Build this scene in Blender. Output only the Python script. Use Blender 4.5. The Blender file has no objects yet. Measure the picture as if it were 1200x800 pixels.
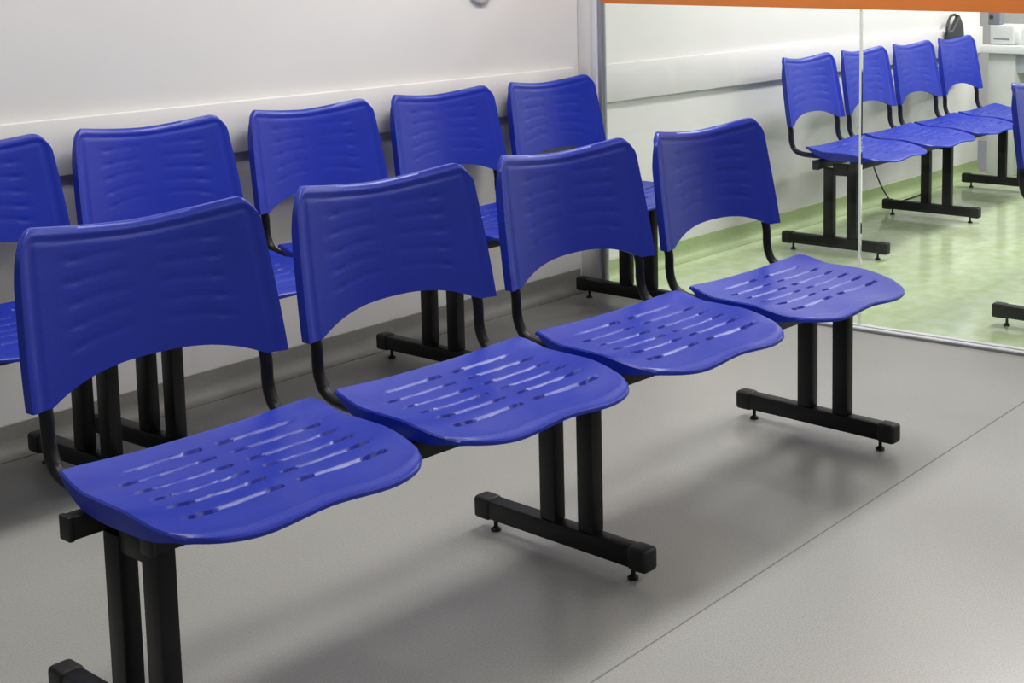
import bpy, bmesh, math, random
from mathutils import Vector, Matrix

random.seed(4)
S = bpy.context.scene
COL = S.collection
PI = math.pi

# ------------------------------------------------------------------ camera
cam = bpy.data.cameras.new('camera')
cam.sensor_fit = 'HORIZONTAL'; cam.sensor_width = 36.0
cam.lens = 1657.33 * 36.0 / 1200.0
cam.shift_x = -324.0 / 1200.0
cam.shift_y = -248.0 / 1200.0
cam.clip_start = 0.05
co = bpy.data.objects.new('camera', cam); COL.objects.link(co)
yaw, pitch = 0.5892, -0.1259
fwd = Vector((math.cos(yaw)*math.cos(pitch), math.sin(yaw)*math.cos(pitch), math.sin(pitch)))
co.location = (-2.1612, -2.0354, 1.2963)
co.rotation_euler = fwd.to_track_quat('-Z', 'Y').to_euler()
S.camera = co

# ------------------------------------------------------------------ world, lights, exposure
w = bpy.data.worlds.new('world'); S.world = w; w.use_nodes = True
w.node_tree.nodes['Background'].inputs[0].default_value = (0.93, 0.96, 1.0, 1)
w.node_tree.nodes['Background'].inputs[1].default_value = 0.24

def area(name, loc, sx, sy, power, col=(1, 0.98, 0.95)):
    l = bpy.data.lights.new(name, 'AREA'); l.shape = 'RECTANGLE'
    l.size = sx; l.size_y = sy; l.energy = power; l.color = col
    o = bpy.data.objects.new(name, l); COL.objects.link(o); o.location = loc
    return o
PANELS = [(-0.9, 0.40, 23, 0, 'above the left end of the near benches'), (1.1, 0.40, 40, 0, 'above the glass end of the near benches'),
          (-0.9, -2.6, 9, 0, 'above the camera, away from the glass'), (1.1, -2.6, 20, 0, 'above the open grey floor beside the glass'),
          (3.4, 0.3, 62, 1, 'above the far bench behind the glass'), (5.7, 0.3, 62, 1, 'above the reception counter end of the far bench'),
          (3.4, -2.1, 50, 1, 'above the open green floor beside the glass'), (5.7, -2.1, 50, 1, 'above the far right end of the reception counter')]
CEIL = 2.7
for i, (x, y, pw, g, where) in enumerate(PANELS):
    area('panel_light', (x, y, CEIL-0.035), 1.15, 0.5, pw, (1.0, 0.985, 0.985) if g else (1, 0.98, 0.955))

S.view_settings.view_transform = 'Standard'
S.view_settings.look = 'None'
S.view_settings.gamma = 1.0
S.view_settings.use_curve_mapping = False
S.view_settings.exposure = 0.0

# ------------------------------------------------------------------ materials
def srgb(r, g, b):
    f = lambda c: c/12.92 if c <= 0.04045 else ((c+0.055)/1.055)**2.4
    return (f(r/255), f(g/255), f(b/255), 1)

def mat(name, col, rough=0.5, metal=0.0, spec=0.5, noise=0.0, nscale=8.0, col2=None, bump=0.0, bscale=200.0, coat=0.0):
    m = bpy.data.materials.new(name); m.use_nodes = True
    nt = m.node_tree; b = nt.nodes['Principled BSDF']
    b.inputs['Base Color'].default_value = col
    b.inputs['Roughness'].default_value = rough
    b.inputs['Metallic'].default_value = metal
    b.inputs['Specular IOR Level'].default_value = spec
    if coat:
        b.inputs['Coat Weight'].default_value = coat; b.inputs['Coat Roughness'].default_value = 0.12
    tc = nt.nodes.new('ShaderNodeTexCoord')
    if noise or col2:
        n = nt.nodes.new('ShaderNodeTexNoise'); n.inputs['Scale'].default_value = nscale
        n.inputs['Detail'].default_value = 4
        nt.links.new(tc.outputs['Object'], n.inputs['Vector'])
        r = nt.nodes.new('ShaderNodeValToRGB')
        c2 = col2 or tuple([c*(1-noise) for c in col[:3]]+[1])
        r.color_ramp.elements[0].color = c2; r.color_ramp.elements[1].color = col
        r.color_ramp.elements[0].position = 0.35; r.color_ramp.elements[1].position = 0.65
        nt.links.new(n.outputs[0], r.inputs[0]); nt.links.new(r.outputs[0], b.inputs['Base Color'])
    if bump:
        n2 = nt.nodes.new('ShaderNodeTexNoise'); n2.inputs['Scale'].default_value = bscale
        nt.links.new(tc.outputs['Object'], n2.inputs['Vector'])
        bp = nt.nodes.new('ShaderNodeBump'); bp.inputs['Strength'].default_value = bump
        bp.inputs['Distance'].default_value = 0.002
        nt.links.new(n2.outputs[0], bp.inputs['Height']); nt.links.new(bp.outputs[0], b.inputs['Normal'])
    return m

M = {}
M['blue'] = mat('blue_plastic', srgb(15, 41, 158), 0.36, spec=0.5, noise=0.08, nscale=14, bump=0.12, bscale=260)
M['black'] = mat('black_steel', srgb(17, 17, 20), 0.42, spec=0.3, noise=0.3, nscale=30)
M['cap'] = mat('black_rubber', srgb(26, 26, 29), 0.5, spec=0.35, noise=0.15, nscale=40)
M['wall'] = mat('wall_paint', srgb(216, 214, 212), 0.75, spec=0.2, noise=0.03, nscale=2.5)
M['wall_green_room'] = mat('wall_paint_far_room', srgb(214, 213, 210), 0.6, spec=0.3, noise=0.03, nscale=2.5)
M['rail'] = mat('rail_board', srgb(216, 214, 212), 0.4, spec=0.35, noise=0.02, nscale=3)
M['rail_grey'] = mat('rail_edge_grey', srgb(150, 156, 160), 0.4)
M['white_metal'] = mat('white_aluminium', srgb(214, 214, 218), 0.35, spec=0.5, noise=0.03)
M['alu'] = mat('grey_aluminium', srgb(150, 151, 158), 0.35, metal=0.3, noise=0.05)
M['cove_grey'] = mat('grey_vinyl_cove', srgb(140, 138, 132), 0.5, noise=0.1, nscale=120)
M['cove_green'] = mat('green_vinyl_cove', srgb(158, 176, 128), 0.45, noise=0.08, nscale=60)
M['ceiling'] = mat('ceiling_paint', srgb(225, 225, 222), 0.8, spec=0.1, noise=0.02)
M['orange'] = mat('orange_vinyl_film', srgb(206, 116, 48), 0.4, noise=0.06, nscale=5)
M['joint'] = mat('floor_weld_line', srgb(112, 112, 114), 0.6, noise=0.1)
M['counter_top'] = mat('white_laminate', srgb(226, 230, 226), 0.3, noise=0.02)
M['counter_grey'] = mat('grey_laminate', srgb(186, 190, 196), 0.45, noise=0.04)
M['device'] = mat('grey_plastic', srgb(120, 124, 134), 0.5, noise=0.08)
M['box'] = mat('pale_plastic', srgb(205, 208, 204), 0.5, noise=0.03)
M['dark'] = mat('dark_leather', srgb(38, 42, 46), 0.55, noise=0.3, nscale=30)
M['brown'] = mat('brown_glass', srgb(120, 84, 66), 0.35, noise=0.2, nscale=20)
M['beige'] = mat('beige_card', srgb(196, 186, 160), 0.7, noise=0.1, nscale=15)
M['seam'] = mat('silicone_seam', srgb(214, 222, 216), 0.35, noise=0.03)

def floor_mat(name, base, dark, light, rough, blotch, speck=260, spec=0.5):
    m = bpy.data.materials.new(name); m.use_nodes = True
    nt = m.node_tree; b = nt.nodes['Principled BSDF']; N = nt.nodes.new; L = nt.links.new
    tc = N('ShaderNodeTexCoord')
    n1 = N('ShaderNodeTexNoise'); n1.inputs['Scale'].default_value = speck; n1.inputs['Detail'].default_value = 2
    n2 = N('ShaderNodeTexNoise'); n2.inputs['Scale'].default_value = 2.2; n2.inputs['Detail'].default_value = 5
    L(tc.outputs['Object'], n1.inputs['Vector']); L(tc.outputs['Object'], n2.inputs['Vector'])
    r = N('ShaderNodeValToRGB'); e = r.color_ramp.elements
    e[0].position = 0.36; e[0].color = dark; e[1].position = 0.64; e[1].color = light
    c = e.new(0.5); c.color = base
    L(n1.outputs[0], r.inputs[0])
    mx = N('ShaderNodeMix'); mx.data_type = 'RGBA'; mx.blend_type = 'MIX'
    r2 = N('ShaderNodeMapRange'); r2.inputs[1].default_value = 0.35; r2.inputs[2].default_value = 0.7
    r2.inputs[3].default_value = 0.0; r2.inputs[4].default_value = 0.55
    L(n2.outputs[0], r2.inputs[0]); L(r2.outputs[0], mx.inputs[0])
    L(r.outputs[0], mx.inputs[6]); mx.inputs[7].default_value = blotch
    L(mx.outputs[2], b.inputs['Base Color'])
    rr = N('ShaderNodeMapRange'); rr.inputs[3].default_value = rough*0.85; rr.inputs[4].default_value = rough*1.25
    L(n2.outputs[0], rr.inputs[0]); L(rr.outputs[0], b.inputs['Roughness'])
    b.inputs['Specular IOR Level'].default_value = spec
    return m
M['floor_grey'] = floor_mat('grey_speckled_vinyl', srgb(158, 157, 153), srgb(146, 145, 141), srgb(167, 166, 161), 0.32, srgb(149, 148, 143))
M['floor_green'] = floor_mat('green_vinyl', srgb(184, 200, 158), srgb(174, 194, 144), srgb(194, 206, 172), 0.12, srgb(186, 198, 170), speck=14, spec=0.7)

def glass_mat():
    m = bpy.data.materials.new('clear_glass'); m.use_nodes = True
    nt = m.node_tree; nt.nodes.clear(); N = nt.nodes.new; L = nt.links.new
    o = N('ShaderNodeOutputMaterial'); t = N('ShaderNodeBsdfTransparent'); g = N('ShaderNodeBsdfGlossy')
    t.inputs[0].default_value = (0.975, 0.978, 0.976, 1); g.inputs['Roughness'].default_value = 0.02
    f = N('ShaderNodeFresnel'); f.inputs[0].default_value = 1.35
    mx = N('ShaderNodeMixShader'); L(f.outputs[0], mx.inputs[0]); L(t.outputs[0], mx.inputs[1]); L(g.outputs[0], mx.inputs[2])
    L(mx.outputs[0], o.inputs[0]); return m
M['glass'] = glass_mat()
def emis(name, col, s):
    m = bpy.data.materials.new(name); m.use_nodes = True
    b = m.node_tree.nodes['Principled BSDF']; b.inputs['Base Color'].default_value = col
    b.inputs['Emission Color'].default_value = col; b.inputs['Emission Strength'].default_value = s
    return m
M['diffuser'] = emis('lamp_diffuser', (1, 0.98, 0.95, 1), 1.5)

# ------------------------------------------------------------------ mesh helpers
def box(bm, x0, x1, y0, y1, z0, z1, bev=0.0, seg=2):
    r = bmesh.ops.create_cube(bm, size=1)
    vs = r['verts']
    for v in vs:
        v.co = Vector(((x0+x1)/2 + v.co.x*(x1-x0), (y0+y1)/2 + v.co.y*(y1-y0), (z0+z1)/2 + v.co.z*(z1-z0)))
    if bev:
        es = list({e for v in vs for e in v.link_edges})
        bmesh.ops.bevel(bm, geom=es, offset=bev, segments=seg, affect='EDGES', profile=0.5)

def tube(bm, pts, r, n=10, closed_ends=True):
    pts = [Vector(p) for p in pts]; rings = []
    up = None
    for i, p in enumerate(pts):
        d = (pts[min(i+1, len(pts)-1)] - pts[max(i-1, 0)]).normalized()
        if up is None:
            up = Vector((1, 0, 0)) if abs(d.x) < 0.9 else Vector((0, 0, 1))
        a = (up - d*up.dot(d)).normalized(); b = d.cross(a); up = a
        rr = r[i] if isinstance(r, (list, tuple)) else r
        rings.append([bm.verts.new(p + a*math.cos(2*PI*k/n)*rr + b*math.sin(2*PI*k/n)*rr) for k in range(n)])
    for A, B in zip(rings, rings[1:]):
        for k in range(n):
            bm.faces.new((A[k], A[(k+1) % n], B[(k+1) % n], B[k]))
    if closed_ends:
        bm.faces.new(list(reversed(rings[0]))); bm.faces.new(rings[-1])

def lathe(bm, prof, cx=0, cy=0, n=20):
    rings = [[bm.verts.new((cx+r*math.cos(2*PI*k/n), cy+r*math.sin(2*PI*k/n), z)) for k in range(n)] for r, z in prof]
    for A, B in zip(rings, rings[1:]):
        for k in range(n): bm.faces.new((A[k], A[(k+1) % n], B[(k+1) % n], B[k]))
    bm.faces.new(list(reversed(rings[0]))); bm.faces.new(rings[-1])

def smooth_path(pts, sub=5):
    P = [Vector(p) for p in pts]; out = []
    for i in range(len(P)-1):
        p0 = P[max(i-1, 0)]; p1 = P[i]; p2 = P[i+1]; p3 = P[min(i+2, len(P)-1)]
        for k in range(sub):
            t = k/sub
            out.append(0.5*((2*p1)+(-p0+p2)*t+(2*p0-5*p1+4*p2-p3)*t*t+(-p0+3*p1-3*p2+p3)*t**3))
    out.append(P[-1]); return out

def mesh(name, bm, m, smooth=True, angle=40):
    bmesh.ops.recalc_face_normals(bm, faces=bm.faces)
    me = bpy.data.meshes.new(name); bm.to_mesh(me); bm.free()
    me.materials.append(m)
    if smooth:
        for p in me.polygons: p.use_smooth = True
        try: me.set_sharp_from_angle(angle=math.radians(angle))
        except Exception: pass
    return me

def obj(name, me, parent=None, loc=(0, 0, 0), rz=0):
    o = bpy.data.objects.new(name, me); COL.objects.link(o)
    o.location = loc; o.rotation_euler = (0, 0, rz)
    if parent: o.parent = parent
    return o
def thing(name, label, cat, loc=(0, 0, 0), rz=0, group=None):
    o = bpy.data.objects.new(name, None); COL.objects.link(o)
    o.location = loc; o.rotation_euler = (0, 0, rz); o.empty_display_size = 0.1
    o['label'] = label; o['category'] = cat
    if group: o['group'] = group
    return o
def struct(o, label=None, cat=None):
    o['kind'] = 'structure'
    if label: o['label'] = label
    if cat: o['category'] = cat
    return o
def copy_tree(o, parent=None):
    c = o.copy(); COL.objects.link(c)
    if parent: c.parent = parent
    for ch in o.children: copy_tree(ch, c)
    return c
def B(fn):
    bm = bmesh.new(); fn(bm); return bm

# ------------------------------------------------------------------ the setting
WY = 1.60            # wall plane behind the benches
GX, GK = 1.957, -0.060   # glass plane x = GX + GK*y
gx = lambda y: GX + GK*y
XL, XR, YF = -3.2, 6.6, -3.6

def quad_floor(name, x_of, m, label, cat='floor'):
    bm = bmesh.new()
    (a0, a1), (b0, b1) = x_of
    top = [bm.verts.new(p) for p in ((a0, YF, 0), (b0, YF, 0), (b1, WY, 0), (a1, WY, 0))]
    bot = [bm.verts.new(v.co - Vector((0, 0, 0.06))) for v in top]
    bm.faces.new(top); bm.faces.new(list(reversed(bot)))
    for i in range(4): bm.faces.new((top[i], bot[i], bot[(i+1) % 4], top[(i+1) % 4]))
    return struct(obj(name, mesh(name, bm, m, False)), label, cat)
quad_floor('floor', ((XL, XL), (gx(YF)+0.02, gx(WY)+0.02)), M['floor_grey'], 'grey speckled vinyl floor of the near waiting room')
quad_floor('floor', ((gx(YF)+0.02, gx(WY)+0.02), (XR, XR)), M['floor_green'], 'glossy pale green vinyl floor behind the glass')

struct(obj('wall_back', mesh('wall_back', B(lambda bm: box(bm, XL, gx(WY)+0.0, WY, WY+0.12, 0, CEIL)), M['wall'], False)), 'off-white wall behind the near back row', 'wall')
struct(obj('wall_back', mesh('wall_back_far', B(lambda bm: box(bm, gx(WY)+0.0, 5.27, WY, WY+0.12, 0, CEIL)), M['wall_green_room'], False)), 'white wall of the room behind the glass', 'wall')
struct(obj('wall_right', mesh('wall_right', B(lambda bm: box(bm, XR, XR+0.1, YF, WY+1.4, 0, CEIL)), M['wall_green_room'], False)), 'white end wall beyond the reception counter', 'wall')
struct(obj('ceiling', mesh('ceiling', B(lambda bm: box(bm, XL, XR, YF, WY+0.12, CEIL, CEIL+0.08)), M['ceiling'], False)), 'plain white ceiling', 'ceiling')

def cove(x0, x1, name, m, label):
    bm = bmesh.new(); prof = [(WY-0.0001, 0.0), (WY-0.046, 0.0), (WY-0.046, 0.0015)]
    for k in range(9):
        a = k/8*PI/2
        prof.append((WY-0.046+0.042*math.sin(a), 0.002+0.044*(1-math.cos(a))))
    prof += [(WY-0.004, 0.082), (WY-0.0001, 0.084)]
    L = [bm.verts.new((x0, y, z)) for y, z in prof]; R = [bm.verts.new((x1, y, z)) for y, z in prof]
    for i in range(len(prof)):
        j = (i+1) % len(prof); bm.faces.new((L[i], L[j], R[j], R[i]))
    bm.faces.new(L); bm.faces.new(list(reversed(R)))
    return struct(obj(name, mesh(name, bm, m, True, 30)), label, 'baseboard')
cove(XL, gx(WY)-0.03, 'baseboard_back', M['cove_grey'], 'grey coved vinyl baseboard along the near wall')
cove(gx(WY)+0.03, 5.27, 'baseboard_back', M['cove_green'], 'green coved vinyl baseboard behind the glass')

def rail(x0, x1, name, label, m):
    bm = bmesh.new(); box(bm, x0, x1, WY-0.022, WY, 0.711, 0.861, 0.004)
    return struct(obj(name, mesh(name, bm, m, True, 30)), label, 'wall rail')
rail(XL, 1.80, 'trim_1', 'off-white wall protection board behind the near back row', M['rail'])
rail(gx(WY)+0.02, 5.27, 'trim_2', 'white wall protection board behind the glass', M['rail'])

# weld line across the grey floor
bm = bmesh.new(); a = Vector((XL, -0.4199+0.0263*(XL+0.5)/2.5, 0)); b = Vector((1.96, -0.4199+0.0263*(1.96+0.5)/2.5, 0))
for q in (bm.verts.new,):
    n = Vector((0, 0.0022, 0)); h = Vector((0, 0, 0.0006))
    v = [q(a-n), q(b-n), q(b-n*0.6+h), q(a-n*0.6+h), q(a+n), q(b+n), q(b+n*0.6+h), q(a+n*0.6+h)]
    bm.faces.new((v[0], v[1], v[2], v[3])); bm.faces.new((v[3], v[2], v[6], v[7])); bm.faces.new((v[7], v[6], v[5], v[4])); bm.faces.new((v[4], v[5], v[1], v[0]))
    bm.faces.new((v[0], v[3], v[7], v[4])); bm.faces.new((v[1], v[5], v[6], v[2]))
struct(obj('trim_3', mesh('floor_joint', bm, M['joint'], False)), 'thin dark joint line running across the grey floor', 'floor joint')

# glass partition: local y runs along the pane, local x across it
ga = math.atan(GK)
gp = bpy.data.objects.new('window_1', None); COL.objects.link(gp)
gp.location = (GX, 0, 0); gp.rotation_euler = (0, 0, -ga)
struct(gp, 'frameless glass partition with an orange band between the two rooms', 'glass partition')
kl = math.sqrt(1+GK*GK)
YE = 1.505*kl; YS = 0.406*kl; Y0 = YF*kl
o = obj('glass_pane', mesh('glass_pane', B(lambda bm: box(bm, -0.005, 0.005, YS+0.004, YE, 0.012, 2.64)), M['glass'], False), gp)
o = obj('glass_pane', mesh('glass_pane', B(lambda bm: box(bm, -0.005, 0.005, Y0, YS-0.004, 0.012, 2.64)), M['glass'], False), gp)
o = obj('pane_seam', mesh('pane_seam', B(lambda bm: box(bm, -0.0052, 0.0052, YS-0.0038, YS+0.0038, 0.012, 2.64)), M['seam'], False), gp)
o['label'] = 'pale vertical seam between the two glass panes'
o = obj('orange_band', mesh('orange_band', B(lambda bm: box(bm, -0.0066, -0.0054, Y0, YE, 1.101, 1.36)), M['orange'], False), gp)
o['label'] = 'orange film band across the glass'
o = obj('floor_track', mesh('floor_track', B(lambda bm: (box(bm, -0.022, 0.03, Y0, YE, 0.0, 0.012, 0.002))), M['white_metal'], True), gp)
o = obj('track_gasket', mesh('track_gasket', B(lambda bm: (box(bm, -0.029, -0.0225, Y0, YE, 0.0, 0.008))), M['joint'], False), gp)
o = obj('head_track', mesh('head_track', B(lambda bm: (box(bm, -0.02, 0.02, Y0, YE, 2.64, CEIL, 0.003))), M['white_metal'], True), gp)
o = obj('side_post', mesh('side_post', B(lambda bm: (box(bm, -0.02, 0.02, YE+0.03, WY*kl+0.0, 0.0, CEIL, 0.003))), M['wall'], True), gp)
o = obj('post_bead', mesh('post_bead', B(lambda bm: (box(bm, -0.024, 0.024, YE+0.004, YE+0.029, 0.0, 2.64, 0.003))), M['white_metal'], True), gp)

obj('pane_gasket', mesh('pane_gasket', B(lambda bm: (box(bm, -0.016, 0.016, YE-0.012, YE+0.0035, 0.0125, 2.64, 0.002))), M['alu'], True), gp)

# round white plate high on the near wall
t = thing('wall_plate', 'small pale oval plate on the near wall at the top edge of the picture', 'wall plate', (1.345, WY, 1.168))
bm = bmesh.new(); lathe(bm, [(0.055, 0), (0.055, 0.012), (0.048, 0.018), (0.02, 0.019)], n=28)
bmesh.ops.rotate(bm, verts=bm.verts, cent=(0, 0, 0), matrix=Matrix.Rotation(PI/2, 3, 'X'))
obj('plate', mesh('plate', bm, M['box']), t)
bm = bmesh.new(); lathe(bm, [(0.03, 0.019), (0.03, 0.024), (0.024, 0.026)], n=24)
bmesh.ops.rotate(bm, verts=bm.verts, cent=(0, 0, 0), matrix=Matrix.Rotation(PI/2, 3, 'X'))
obj('plate_cover', mesh('plate_cover', bm, M['white_metal']), t)

# ceiling lamps
for i, (x, y, pw, g, where) in enumerate(PANELS):
    t = thing('ceiling_lamp', 'rectangular ceiling light panel ' + where, 'ceiling lamp', (x, y, CEIL), 0, 'panels over the %s' % ('green floor' if g else 'grey floor'))
    def fr(bm):
        box(bm, -0.62, 0.62, -0.3, -0.27, -0.03, 0); box(bm, -0.62, 0.62, 0.27, 0.3, -0.03, 0)
        box(bm, -0.62, -0.59, -0.27, 0.27, -0.03, 0); box(bm, 0.59, 0.62, -0.27, 0.27, -0.03, 0)
    obj('lamp_frame', mesh('lamp_frame', B(fr), M['white_metal'], False), t)
    obj('diffuser', mesh('diffuser', B(lambda bm: box(bm, -0.59, 0.59, -0.27, 0.27, -0.02, -0.002)), M['diffuser'], False), t)

# ------------------------------------------------------------------ bench parts
PITCH = 0.5237
XS = [-0.7599 + i*PITCH for i in range(4)]
LEGX = 0.9525

def sstep(t): t = max(0.0, min(1.0, t)); return t*t*(3-2*t)

def seat_mesh():
    NU, NV = 72, 112
    bm = bmesh.new(); top = {}; hole = set()
    rows = [0.24, 0.36, 0.48, 0.60, 0.72, 0.83]
    def is_hole(u, v):
        au = abs(u)
        for k, rv in enumerate(rows):
            rc = rv + 0.0275*(1-(au/0.8)**2)
            if abs(v-rc) < 0.0115 and ((0.075 < au < 0.19) or (0.58+0.02*k < au < 0.76 and k < 5)):
                return True
        return False
    def surf(u, v):       # v = 0 front, 1 back
        au = abs(u)
        yf = -0.268 + 0.055*au**6 - 0.006*math.cos(au*PI*1.15)**2*0 + 0.003*math.exp(-(u/0.22)**2)
        yb = 0.135 - 0.016*au**8
        hw = 0.2415 - 0.024*(1-v)**9 - 0.009*v**12 - 0.004*math.sin(v*PI)*0
        x = hw*u; y = yf + (yb-yf)*v
        z = 0.449 + 0.015*sstep((v-0.72)/0.28) * (0.2+0.8*au**3)
        z -= 0.013*(1-au**2.2)*math.sin(PI*min(1, v*1.02))**0.8
        lobe = math.exp(-((au-0.55)/0.32)**2)
        z -= (1-sstep(v/0.42))*(0.015 + 0.007*lobe)
        z -= 0.004*(1-sstep(v/0.08))
        # recessed slots
        if 0.055 < au < 0.88:
            g = 0
            for k, rv in enumerate(rows):
                rc = rv + 0.055*(1-(au/0.8)**2)*(0.5)
                lim = 0.80 if k < 5 else 0.68
                if au > lim: continue
                d = abs(v-rc)/0.014
                if d < 1:
                    e = min(1, (au-0.055)/0.03, (lim-au)/0.04)
                    g = max(g, (1-d*d)**1.0*max(0, e))
            z -= 0.0030*g
            if is_hole(u, v): z -= 0.0065
        return Vector((x, y, z))
    G = [[bm.verts.new(surf(-1+2*i/NU, j/NV)) for j in range(NV+1)] for i in range(NU+1)]
    for i in range(NU):
        for j in range(NV):
            u = -1+2*(i+0.5)/NU; v = (j+0.5)/NV
            bm.faces.new((G[i][j], G[i+1][j], G[i+1][j+1], G[i][j+1]))
    # turned-down rim
    loop = [(i, 0) for i in range(NU)] + [(NU, j) for j in range(NV)] + [(i, NV) for i in range(NU, 0, -1)] + [(0, j) for j in range(NV, 0, -1)]
    r1 = []; r2 = []
    for (i, j) in loop:
        p = G[i][j].co; side = (i in (0, NU)); v = j/NV
        depth = 0.009
        if side: depth += 0.026*math.sin(PI*min(1, max(0, (v-0.03)/0.95)))**0.8
        out = Vector((0.003*(1 if i == NU else -1 if i == 0 else 0), 0.003*(-1 if j == 0 else 1 if j == NV else 0), 0))
        r1.append(bm.verts.new(p + out + Vector((0, 0, -0.003))))
        r2.append(bm.verts.new(p + out*1.2 + Vector((0, 0, -depth))))
    n = len(loop); top = [G[i][j] for i, j in loop]
    for a_, b_ in ((top, r1), (r1, r2)):
        for k in range(n): bm.faces.new((a_[k], b_[k], b_[(k+1) % n], a_[(k+1) % n]))
    me = mesh('seat', bm, M['blue'], True, 33)
    return me

YB, ZB, YT, ZT = 0.189, 0.543, 0.242, 0.842
BC = 0.036
def yline(z): return YB + (YT-YB)*(z-ZB)/(ZT-ZB)
def back_mesh():
    NU, NV = 64, 60
    bm = bmesh.new()
    rows = [0.22, 0.36, 0.50, 0.64, 0.78]
    def surf(u, v):
        au = abs(u)
        zb = ZB + 0.042*(1-(au/0.84)**2.6) if au < 0.84 else ZB
        zt = ZT - 0.022*(1-au**1.6) - 0.024*max(0, (au-0.86)/0.14)**2.4
        hw = 0.2385 - 0.018*v**1.5 - 0.008*max(0, (v-0.88)/0.12)**2.2
        x = hw*u; z = zb + (zt-zb)*v
        y = yline(z) + BC*(1-au**1.9)
        # top edge rolls slightly back
        y += 0.006*max(0, (v-0.93)/0.07)**2
        # shallow line running parallel to the edge
        ex = (1-au)*hw; ez = (1-v)*(zt-zb)
        d = min(ex, ez)
        y += 0.0022*math.exp(-((d-0.021)/0.004)**2)
        y -= 0.0010*math.exp(-((d-0.008)/0.006)**2)
        # shallow slots
        g = 0
        for k, rv in enumerate(rows):
            dd = abs(v-rv-0.02*(1-au))/0.034
            if dd < 1 and 0.10 < au < 0.70:
                g = max(g, (1-dd*dd)*min(1, (au-0.10)/0.05, (0.70-au)/0.05))
        y += 0.0005*g
        for rv in rows:
            q = ((au-0.56)/0.05)**2 + ((v-rv)/0.022)**2
            if q < 1: y += 0.0013*(1-q)
        return Vector((x, y, z))
    G = [[bm.verts.new(surf(-1+2*i/NU, j/NV)) for j in range(NV+1)] for i in range(NU+1)]
    for i in range(NU):
        for j in range(NV):
            bm.faces.new((G[i][j], G[i+1][j], G[i+1][j+1], G[i][j+1]))
    loop = [(i, 0) for i in range(NU)] + [(NU, j) for j in range(NV)] + [(i, NV) for i in range(NU, 0, -1)] + [(0, j) for j in range(NV, 0, -1)]
    top = [G[i][j] for i, j in loop]
    r1 = [bm.verts.new(v.co + Vector((0, 0.012 + (0.010*(1-sstep((j/NV-0.72)/0.28)) if i in (0, NU) else 0.010*sstep((abs(2*i/NU-1)-0.8)/0.2) if j == 0 else 0), 0)) + Vector((0.0015*(1 if i == NU else -1 if i == 0 else 0), 0, 0))) for v, (i, j) in zip(top, loop)]
    n = len(loop)
    for k in range(n): bm.faces.new((top[k], r1[k], r1[(k+1) % n], top[(k+1) % n]))
    # rear skin a few mm behind
    R = [[bm.verts.new(G[i][j].co + Vector((0, 0.005, 0))) for j in range(1, NV)] for i in range(1, NU)]
    for i in range(NU-2):
        for j in range(NV-2):
            bm.faces.new((R[i][j], R[i][j+1], R[i+1][j+1], R[i+1][j]))
    # join rear skin to the rim
    lo2 = [(min(max(i, 1), NU-1)-1, min(max(j, 1), NV-1)-1) for i, j in loop]
    for k in range(n):
        a_ = R[lo2[k][0]][lo2[k][1]]; b_ = R[lo2[(k+1) % n][0]][lo2[(k+1) % n][1]]
        if a_ is b_: bm.faces.new((r1[k], a_, r1[(k+1) % n]))
        else: bm.faces.new((r1[k], a_, b_, r1[(k+1) % n]))
    return mesh('backrest', bm, M['blue'], True, 50)

def tube_mesh(s):
    x = 0.206*s
    off = lambda z: yline(z) + BC*(1-0.85**1.9) + 0.005 + 0.0145
    pts = [(x, -0.145, 0.4225), (x, -0.05, 0.4235), (x, 0.06, 0.4235), (x, 0.125, 0.4235), (x, 0.165, 0.428), (x, 0.193, 0.441), (x, 0.207, 0.465), (x, 0.212, 0.49), (x, 0.213, 0.525), (x, off(0.56), 0.56), (x*0.985, off(0.62), 0.62), (x*0.96, off(0.69), 0.69)]
    bm = bmesh.new(); tube(bm, smooth_path(pts, 4), 0.0115, 12)
    return mesh('side_tube', bm, M['black'])
def col_mesh():
    return mesh('leg_column', B(lambda bm: box(bm, -0.0165, 0.0165, -0.0235, 0.0235, 0.074, 0.3735, 0.004)), M['black'], True)
def foot_mesh():
    return mesh('foot_bar', B(lambda bm: box(bm, -0.019, 0.019, -0.215, 0.215, 0.0295, 0.0745, 0.006)), M['black'], True)
def cap_mesh():
    return mesh('foot_cap', B(lambda bm: box(bm, -0.0215, 0.0215, -0.026, 0.026, 0.0265, 0.0775, 0.009, 3)), M['cap'], True)
def lev_mesh():
    bm = bmesh.new(); lathe(bm, [(0.011, 0), (0.0125, 0.004), (0.008, 0.008), (0.005, 0.010), (0.005, 0.0275)], n=14)
    return mesh('levelling_foot', bm, M['cap'])
def plate_mesh():
    def f(bm):
        box(bm, -0.013, 0.013, -0.066, 0.004, 0.345, 0.395, 0.002)
    return mesh('top_bracket', B(f), M['black'], True)
def beam_mesh(h=1.02):
    return mesh('crossbeam', B(lambda bm: box(bm, -h, h, -0.015, 0.015, 0.373, 0.4115, 0.003)), M['black'], True)
def beamcap_mesh():
    return mesh('beam_cap', B(lambda bm: box(bm, -0.005, 0.005, -0.0165, 0.0165, 0.3715, 0.413, 0.003)), M['cap'], True)
def bolt_mesh():
    bm = bmesh.new(); lathe(bm, [(0.008, 0), (0.008, 0.004), (0.005, 0.007)], n=10)
    return mesh('bolt', bm, M['cap'])

ME = dict(seat=seat_mesh(), back=back_mesh(), tl=tube_mesh(-1), tr=tube_mesh(1), col=col_mesh(), foot=foot_mesh(), cap=cap_mesh(), lev=lev_mesh(), plate=plate_mesh(), beam=beam_mesh(), beam2=beam_mesh(0.975), bcap=beamcap_mesh(), bolt=bolt_mesh())

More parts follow.
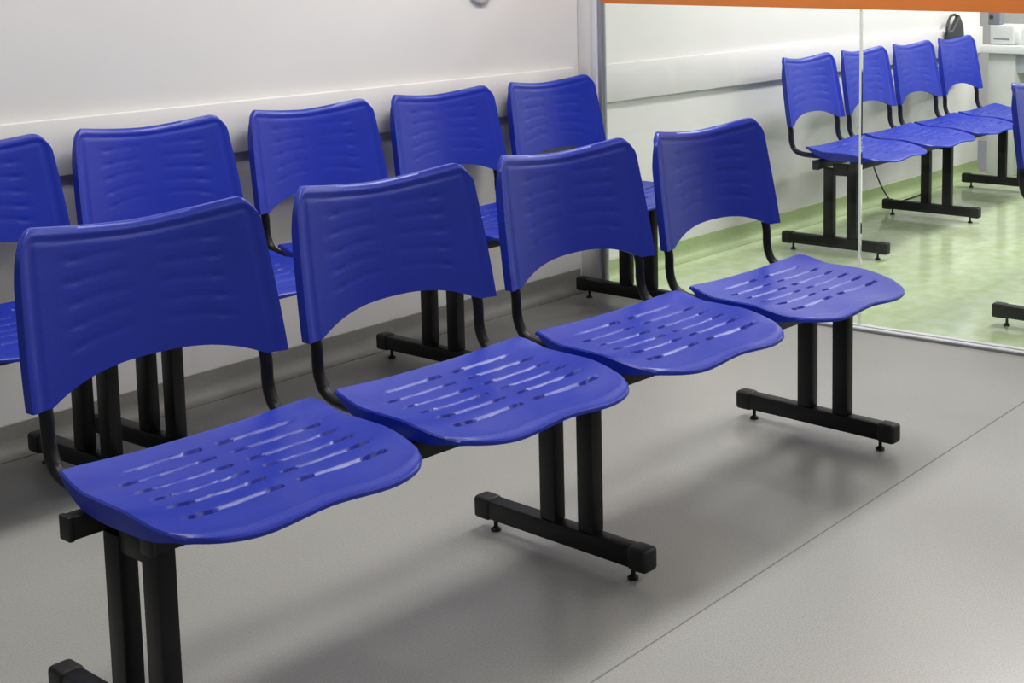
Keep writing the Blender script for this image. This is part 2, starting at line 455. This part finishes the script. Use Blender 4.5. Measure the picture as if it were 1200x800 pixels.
def make_bench(label, loc, rz, legs=(-LEGX, 0, LEGX), group=None, nseat=4):
    t = thing('waiting_bench', label, 'bench', loc, rz, group)
    for y, k, e in ((0.055, 'beam', 1.021), (-0.102, 'beam2', 0.976)):
        b = obj('crossbeam', ME[k], t, (0, y, 0))
        for s in (-1, 1): obj('beam_cap', ME['bcap'], b, (s*e, 0, 0))
    for x in XS[:nseat]:
        obj('seat', ME['seat'], t, (x, 0, 0))
        obj('backrest', ME['back'], t, (x, 0, 0))
        obj('side_tube', ME['tl'], t, (x, 0, 0)); obj('side_tube', ME['tr'], t, (x, 0, 0))
    for x in legs:
        for y in (0.026, -0.088): obj('leg_column', ME['col'], t, (x, y, 0))
        f = obj('foot_bar', ME['foot'], t, (x, 0, 0))
        for s in (-1, 1):
            obj('foot_cap', ME['cap'], f, (0, s*0.234, 0))
            obj('levelling_foot', ME['lev'], f, (0, s*0.2083, 0))
        obj('top_bracket', ME['plate'], t, (x, 0, 0))
    return t

front = make_bench('blue four-seat bench standing alone in front, nearest the camera', (0, 0, 0), -0.0441)
def place(label, loc, rz):
    c = copy_tree(front); c.location = loc; c.rotation_euler = (0, 0, rz); c['label'] = label
    return c
BX, BY, RB = 0.8006, 1.2655, 0.0077
place('blue four-seat bench against the near wall, ending at the glass partition', (BX, BY, 0), RB)
place('blue bench against the near wall at the left edge, only its last seat showing', (BX-LEGX*2-0.17, BY-0.012, 0), RB)
place('blue four-seat bench behind the glass along the far wall', (3.8714, 1.1626, 0), 0.0439)
make_bench('blue bench behind the glass at the right edge, only one foot and back edge showing', (3.334, -0.205, 0), 0.0, (-1.075, 0, LEGX))

# ------------------------------------------------------------------ reception counter beyond the glass
t = thing('reception_counter', 'white-topped reception counter beyond the far bench, grey front', 'counter', (5.3, 1.525, 0))
obj('counter_top', mesh('counter_top', B(lambda bm: box(bm, -0.05, 0.75, -2.2, 0.06, 0.712, 0.756, 0.004)), M['counter_top'], True), t)
obj('pedestal', mesh('pedestal', B(lambda bm: box(bm, 0.0, 0.7, -0.14, 0.03, 0.0, 0.712, 0.002)), M['box'], True), t)
obj('apron', mesh('apron', B(lambda bm: box(bm, 0.02, 0.05, -2.15, -0.14, 0.60, 0.712, 0.002)), M['counter_grey'], True), t)
obj('front_panel', mesh('front_panel', B(lambda bm: box(bm, 0.66, 0.69, -2.15, -0.14, 0.0, 0.712, 0.002)), M['counter_top'], True), t)

t = thing('printer', 'pale boxy machine standing on the left end of the reception counter', 'printer', (5.40, 1.488, 0.756))
obj('case', mesh('case', B(lambda bm: box(bm, -0.09, 0.1, -0.085, 0.07, 0, 0.115, 0.012, 3)), M['box'], True), t)
obj('paper_slot', mesh('paper_slot', B(lambda bm: box(bm, -0.0925, -0.0895, -0.06, 0.04, 0.03, 0.038)), M['device'], False), t)
t = thing('card_terminal', 'grey device with a dark button on top of the pale machine', 'terminal', (5.34, 1.535, 0.871))
obj('case', mesh('case', B(lambda bm: box(bm, -0.025, 0.03, -0.04, 0.035, 0, 0.115, 0.006)), M['device'], True), t)
bm = bmesh.new(); lathe(bm, [(0.012, 0), (0.012, 0.004), (0.009, 0.006)], n=14)
bmesh.ops.rotate(bm, verts=bm.verts, cent=(0, 0, 0), matrix=Matrix.Rotation(-PI/2, 3, 'Y'))
obj('button', mesh('button', bm, M['dark']), t, (-0.025, 0.012, 0.045))
t = thing('pump_bottle', 'white pump bottle on the reception counter near the right edge', 'bottle', (5.36, 1.345, 0.756))
bm = bmesh.new(); lathe(bm, [(0.026, 0), (0.028, 0.006), (0.028, 0.085), (0.018, 0.10), (0.011, 0.105), (0.011, 0.115)]); obj('bottle_body', mesh('bottle_body', bm, M['counter_top']), t)
bm = bmesh.new(); lathe(bm, [(0.012, 0.115), (0.013, 0.13), (0.005, 0.132), (0.005, 0.15)], n=14); box(bm, -0.03, 0.008, -0.006, 0.006, 0.15, 0.16, 0.002); obj('pump', mesh('pump', bm, M['brown']), t)
t = thing('desk_phone', 'dark grey desk telephone on the reception counter, cut by the right edge', 'telephone', (5.36, 1.285, 0.756))
obj('phone_base', mesh('phone_base', B(lambda bm: box(bm, -0.06, 0.06, -0.05, 0.03, 0, 0.05, 0.01)), M['device'], True), t)
obj('handset', mesh('handset', B(lambda bm: tube(bm, smooth_path([(-0.05, -0.01, 0.06), (-0.045, -0.01, 0.085), (0.045, -0.01, 0.085), (0.05, -0.01, 0.06)], 5), 0.013, 10)), M['dark'], True), t)
t = thing('brown_bottle', 'small brown bottle behind the white pump bottle', 'bottle', (5.62, 1.39, 0.756))
bm = bmesh.new(); lathe(bm, [(0.024, 0), (0.026, 0.006), (0.026, 0.10), (0.012, 0.12), (0.012, 0.135)]); obj('bottle_body', mesh('bottle_body', bm, M['brown']), t)
bm = bmesh.new(); lathe(bm, [(0.0135, 0.135), (0.0135, 0.155), (0.011, 0.157)], n=14); obj('bottle_cap', mesh('bottle_cap', bm, M['beige']), t)
t = thing('leaflet_holder', 'beige stack of leaflets in a holder at the rear of the counter', 'leaflet holder', (5.8, 1.47, 0.756))
obj('leaflets', mesh('leaflets', B(lambda bm: box(bm, -0.02, 0.02, -0.09, 0.05, 0.01, 0.22, 0.002)), M['beige'], True), t)
obj('holder', mesh('holder', B(lambda bm: (box(bm, -0.035, -0.025, -0.1, 0.06, 0, 0.08), box(bm, 0.025, 0.035, -0.1, 0.06, 0, 0.2), box(bm, -0.035, 0.035, -0.1, 0.06, 0, 0.008))), M['box'], False), t)

# dark bag hanging behind the last back of the far bench
t = thing('handbag', 'dark bag with looped handle behind the last backrest of the far bench', 'bag', (4.86, 1.558, 0.0))
bm = bmesh.new(); box(bm, -0.10, 0.12, -0.017, 0.017, 0.60, 0.86, 0.014, 3)
bmesh.ops.subdivide_edges(bm, edges=list(bm.edges), cuts=3, use_grid_fill=True)
for v in bm.verts:
    k = (v.co.z-0.6)/0.26; v.co.x *= 1-0.2*k*k
    if v.co.z > 0.7: v.co.z += 0.085*math.exp(-((v.co.x-0.045)/0.045)**2)*min(1, (v.co.z-0.7)/0.16)
obj('bag_body', mesh('bag_body', bm, M['dark']), t)
obj('handle', mesh('handle', B(lambda bm: tube(bm, smooth_path([(-0.08, 0, 0.84), (-0.075, 0, 0.89), (-0.04, 0, 0.935), (0.01, 0, 0.945), (0.04, 0, 0.93)], 5), 0.008, 8)), M['dark'], True), t)

# thin black cable under the far bench
t = obj('power_cable', mesh('power_cable', B(lambda bm: tube(bm, smooth_path([(3.90, WY-0.012, 0.42), (3.93, 1.55, 0.30), (3.97, 1.53, 0.18), (4.02, 1.51, 0.08), (4.10, 1.51, 0.02), (4.2, 1.51, 0.0045), (4.45, 1.52, 0.0045)], 6), 0.004, 6)), M['dark'], True))
t['label'] = 'thin black cable dangling to the green floor under the far bench'; t['category'] = 'cable'
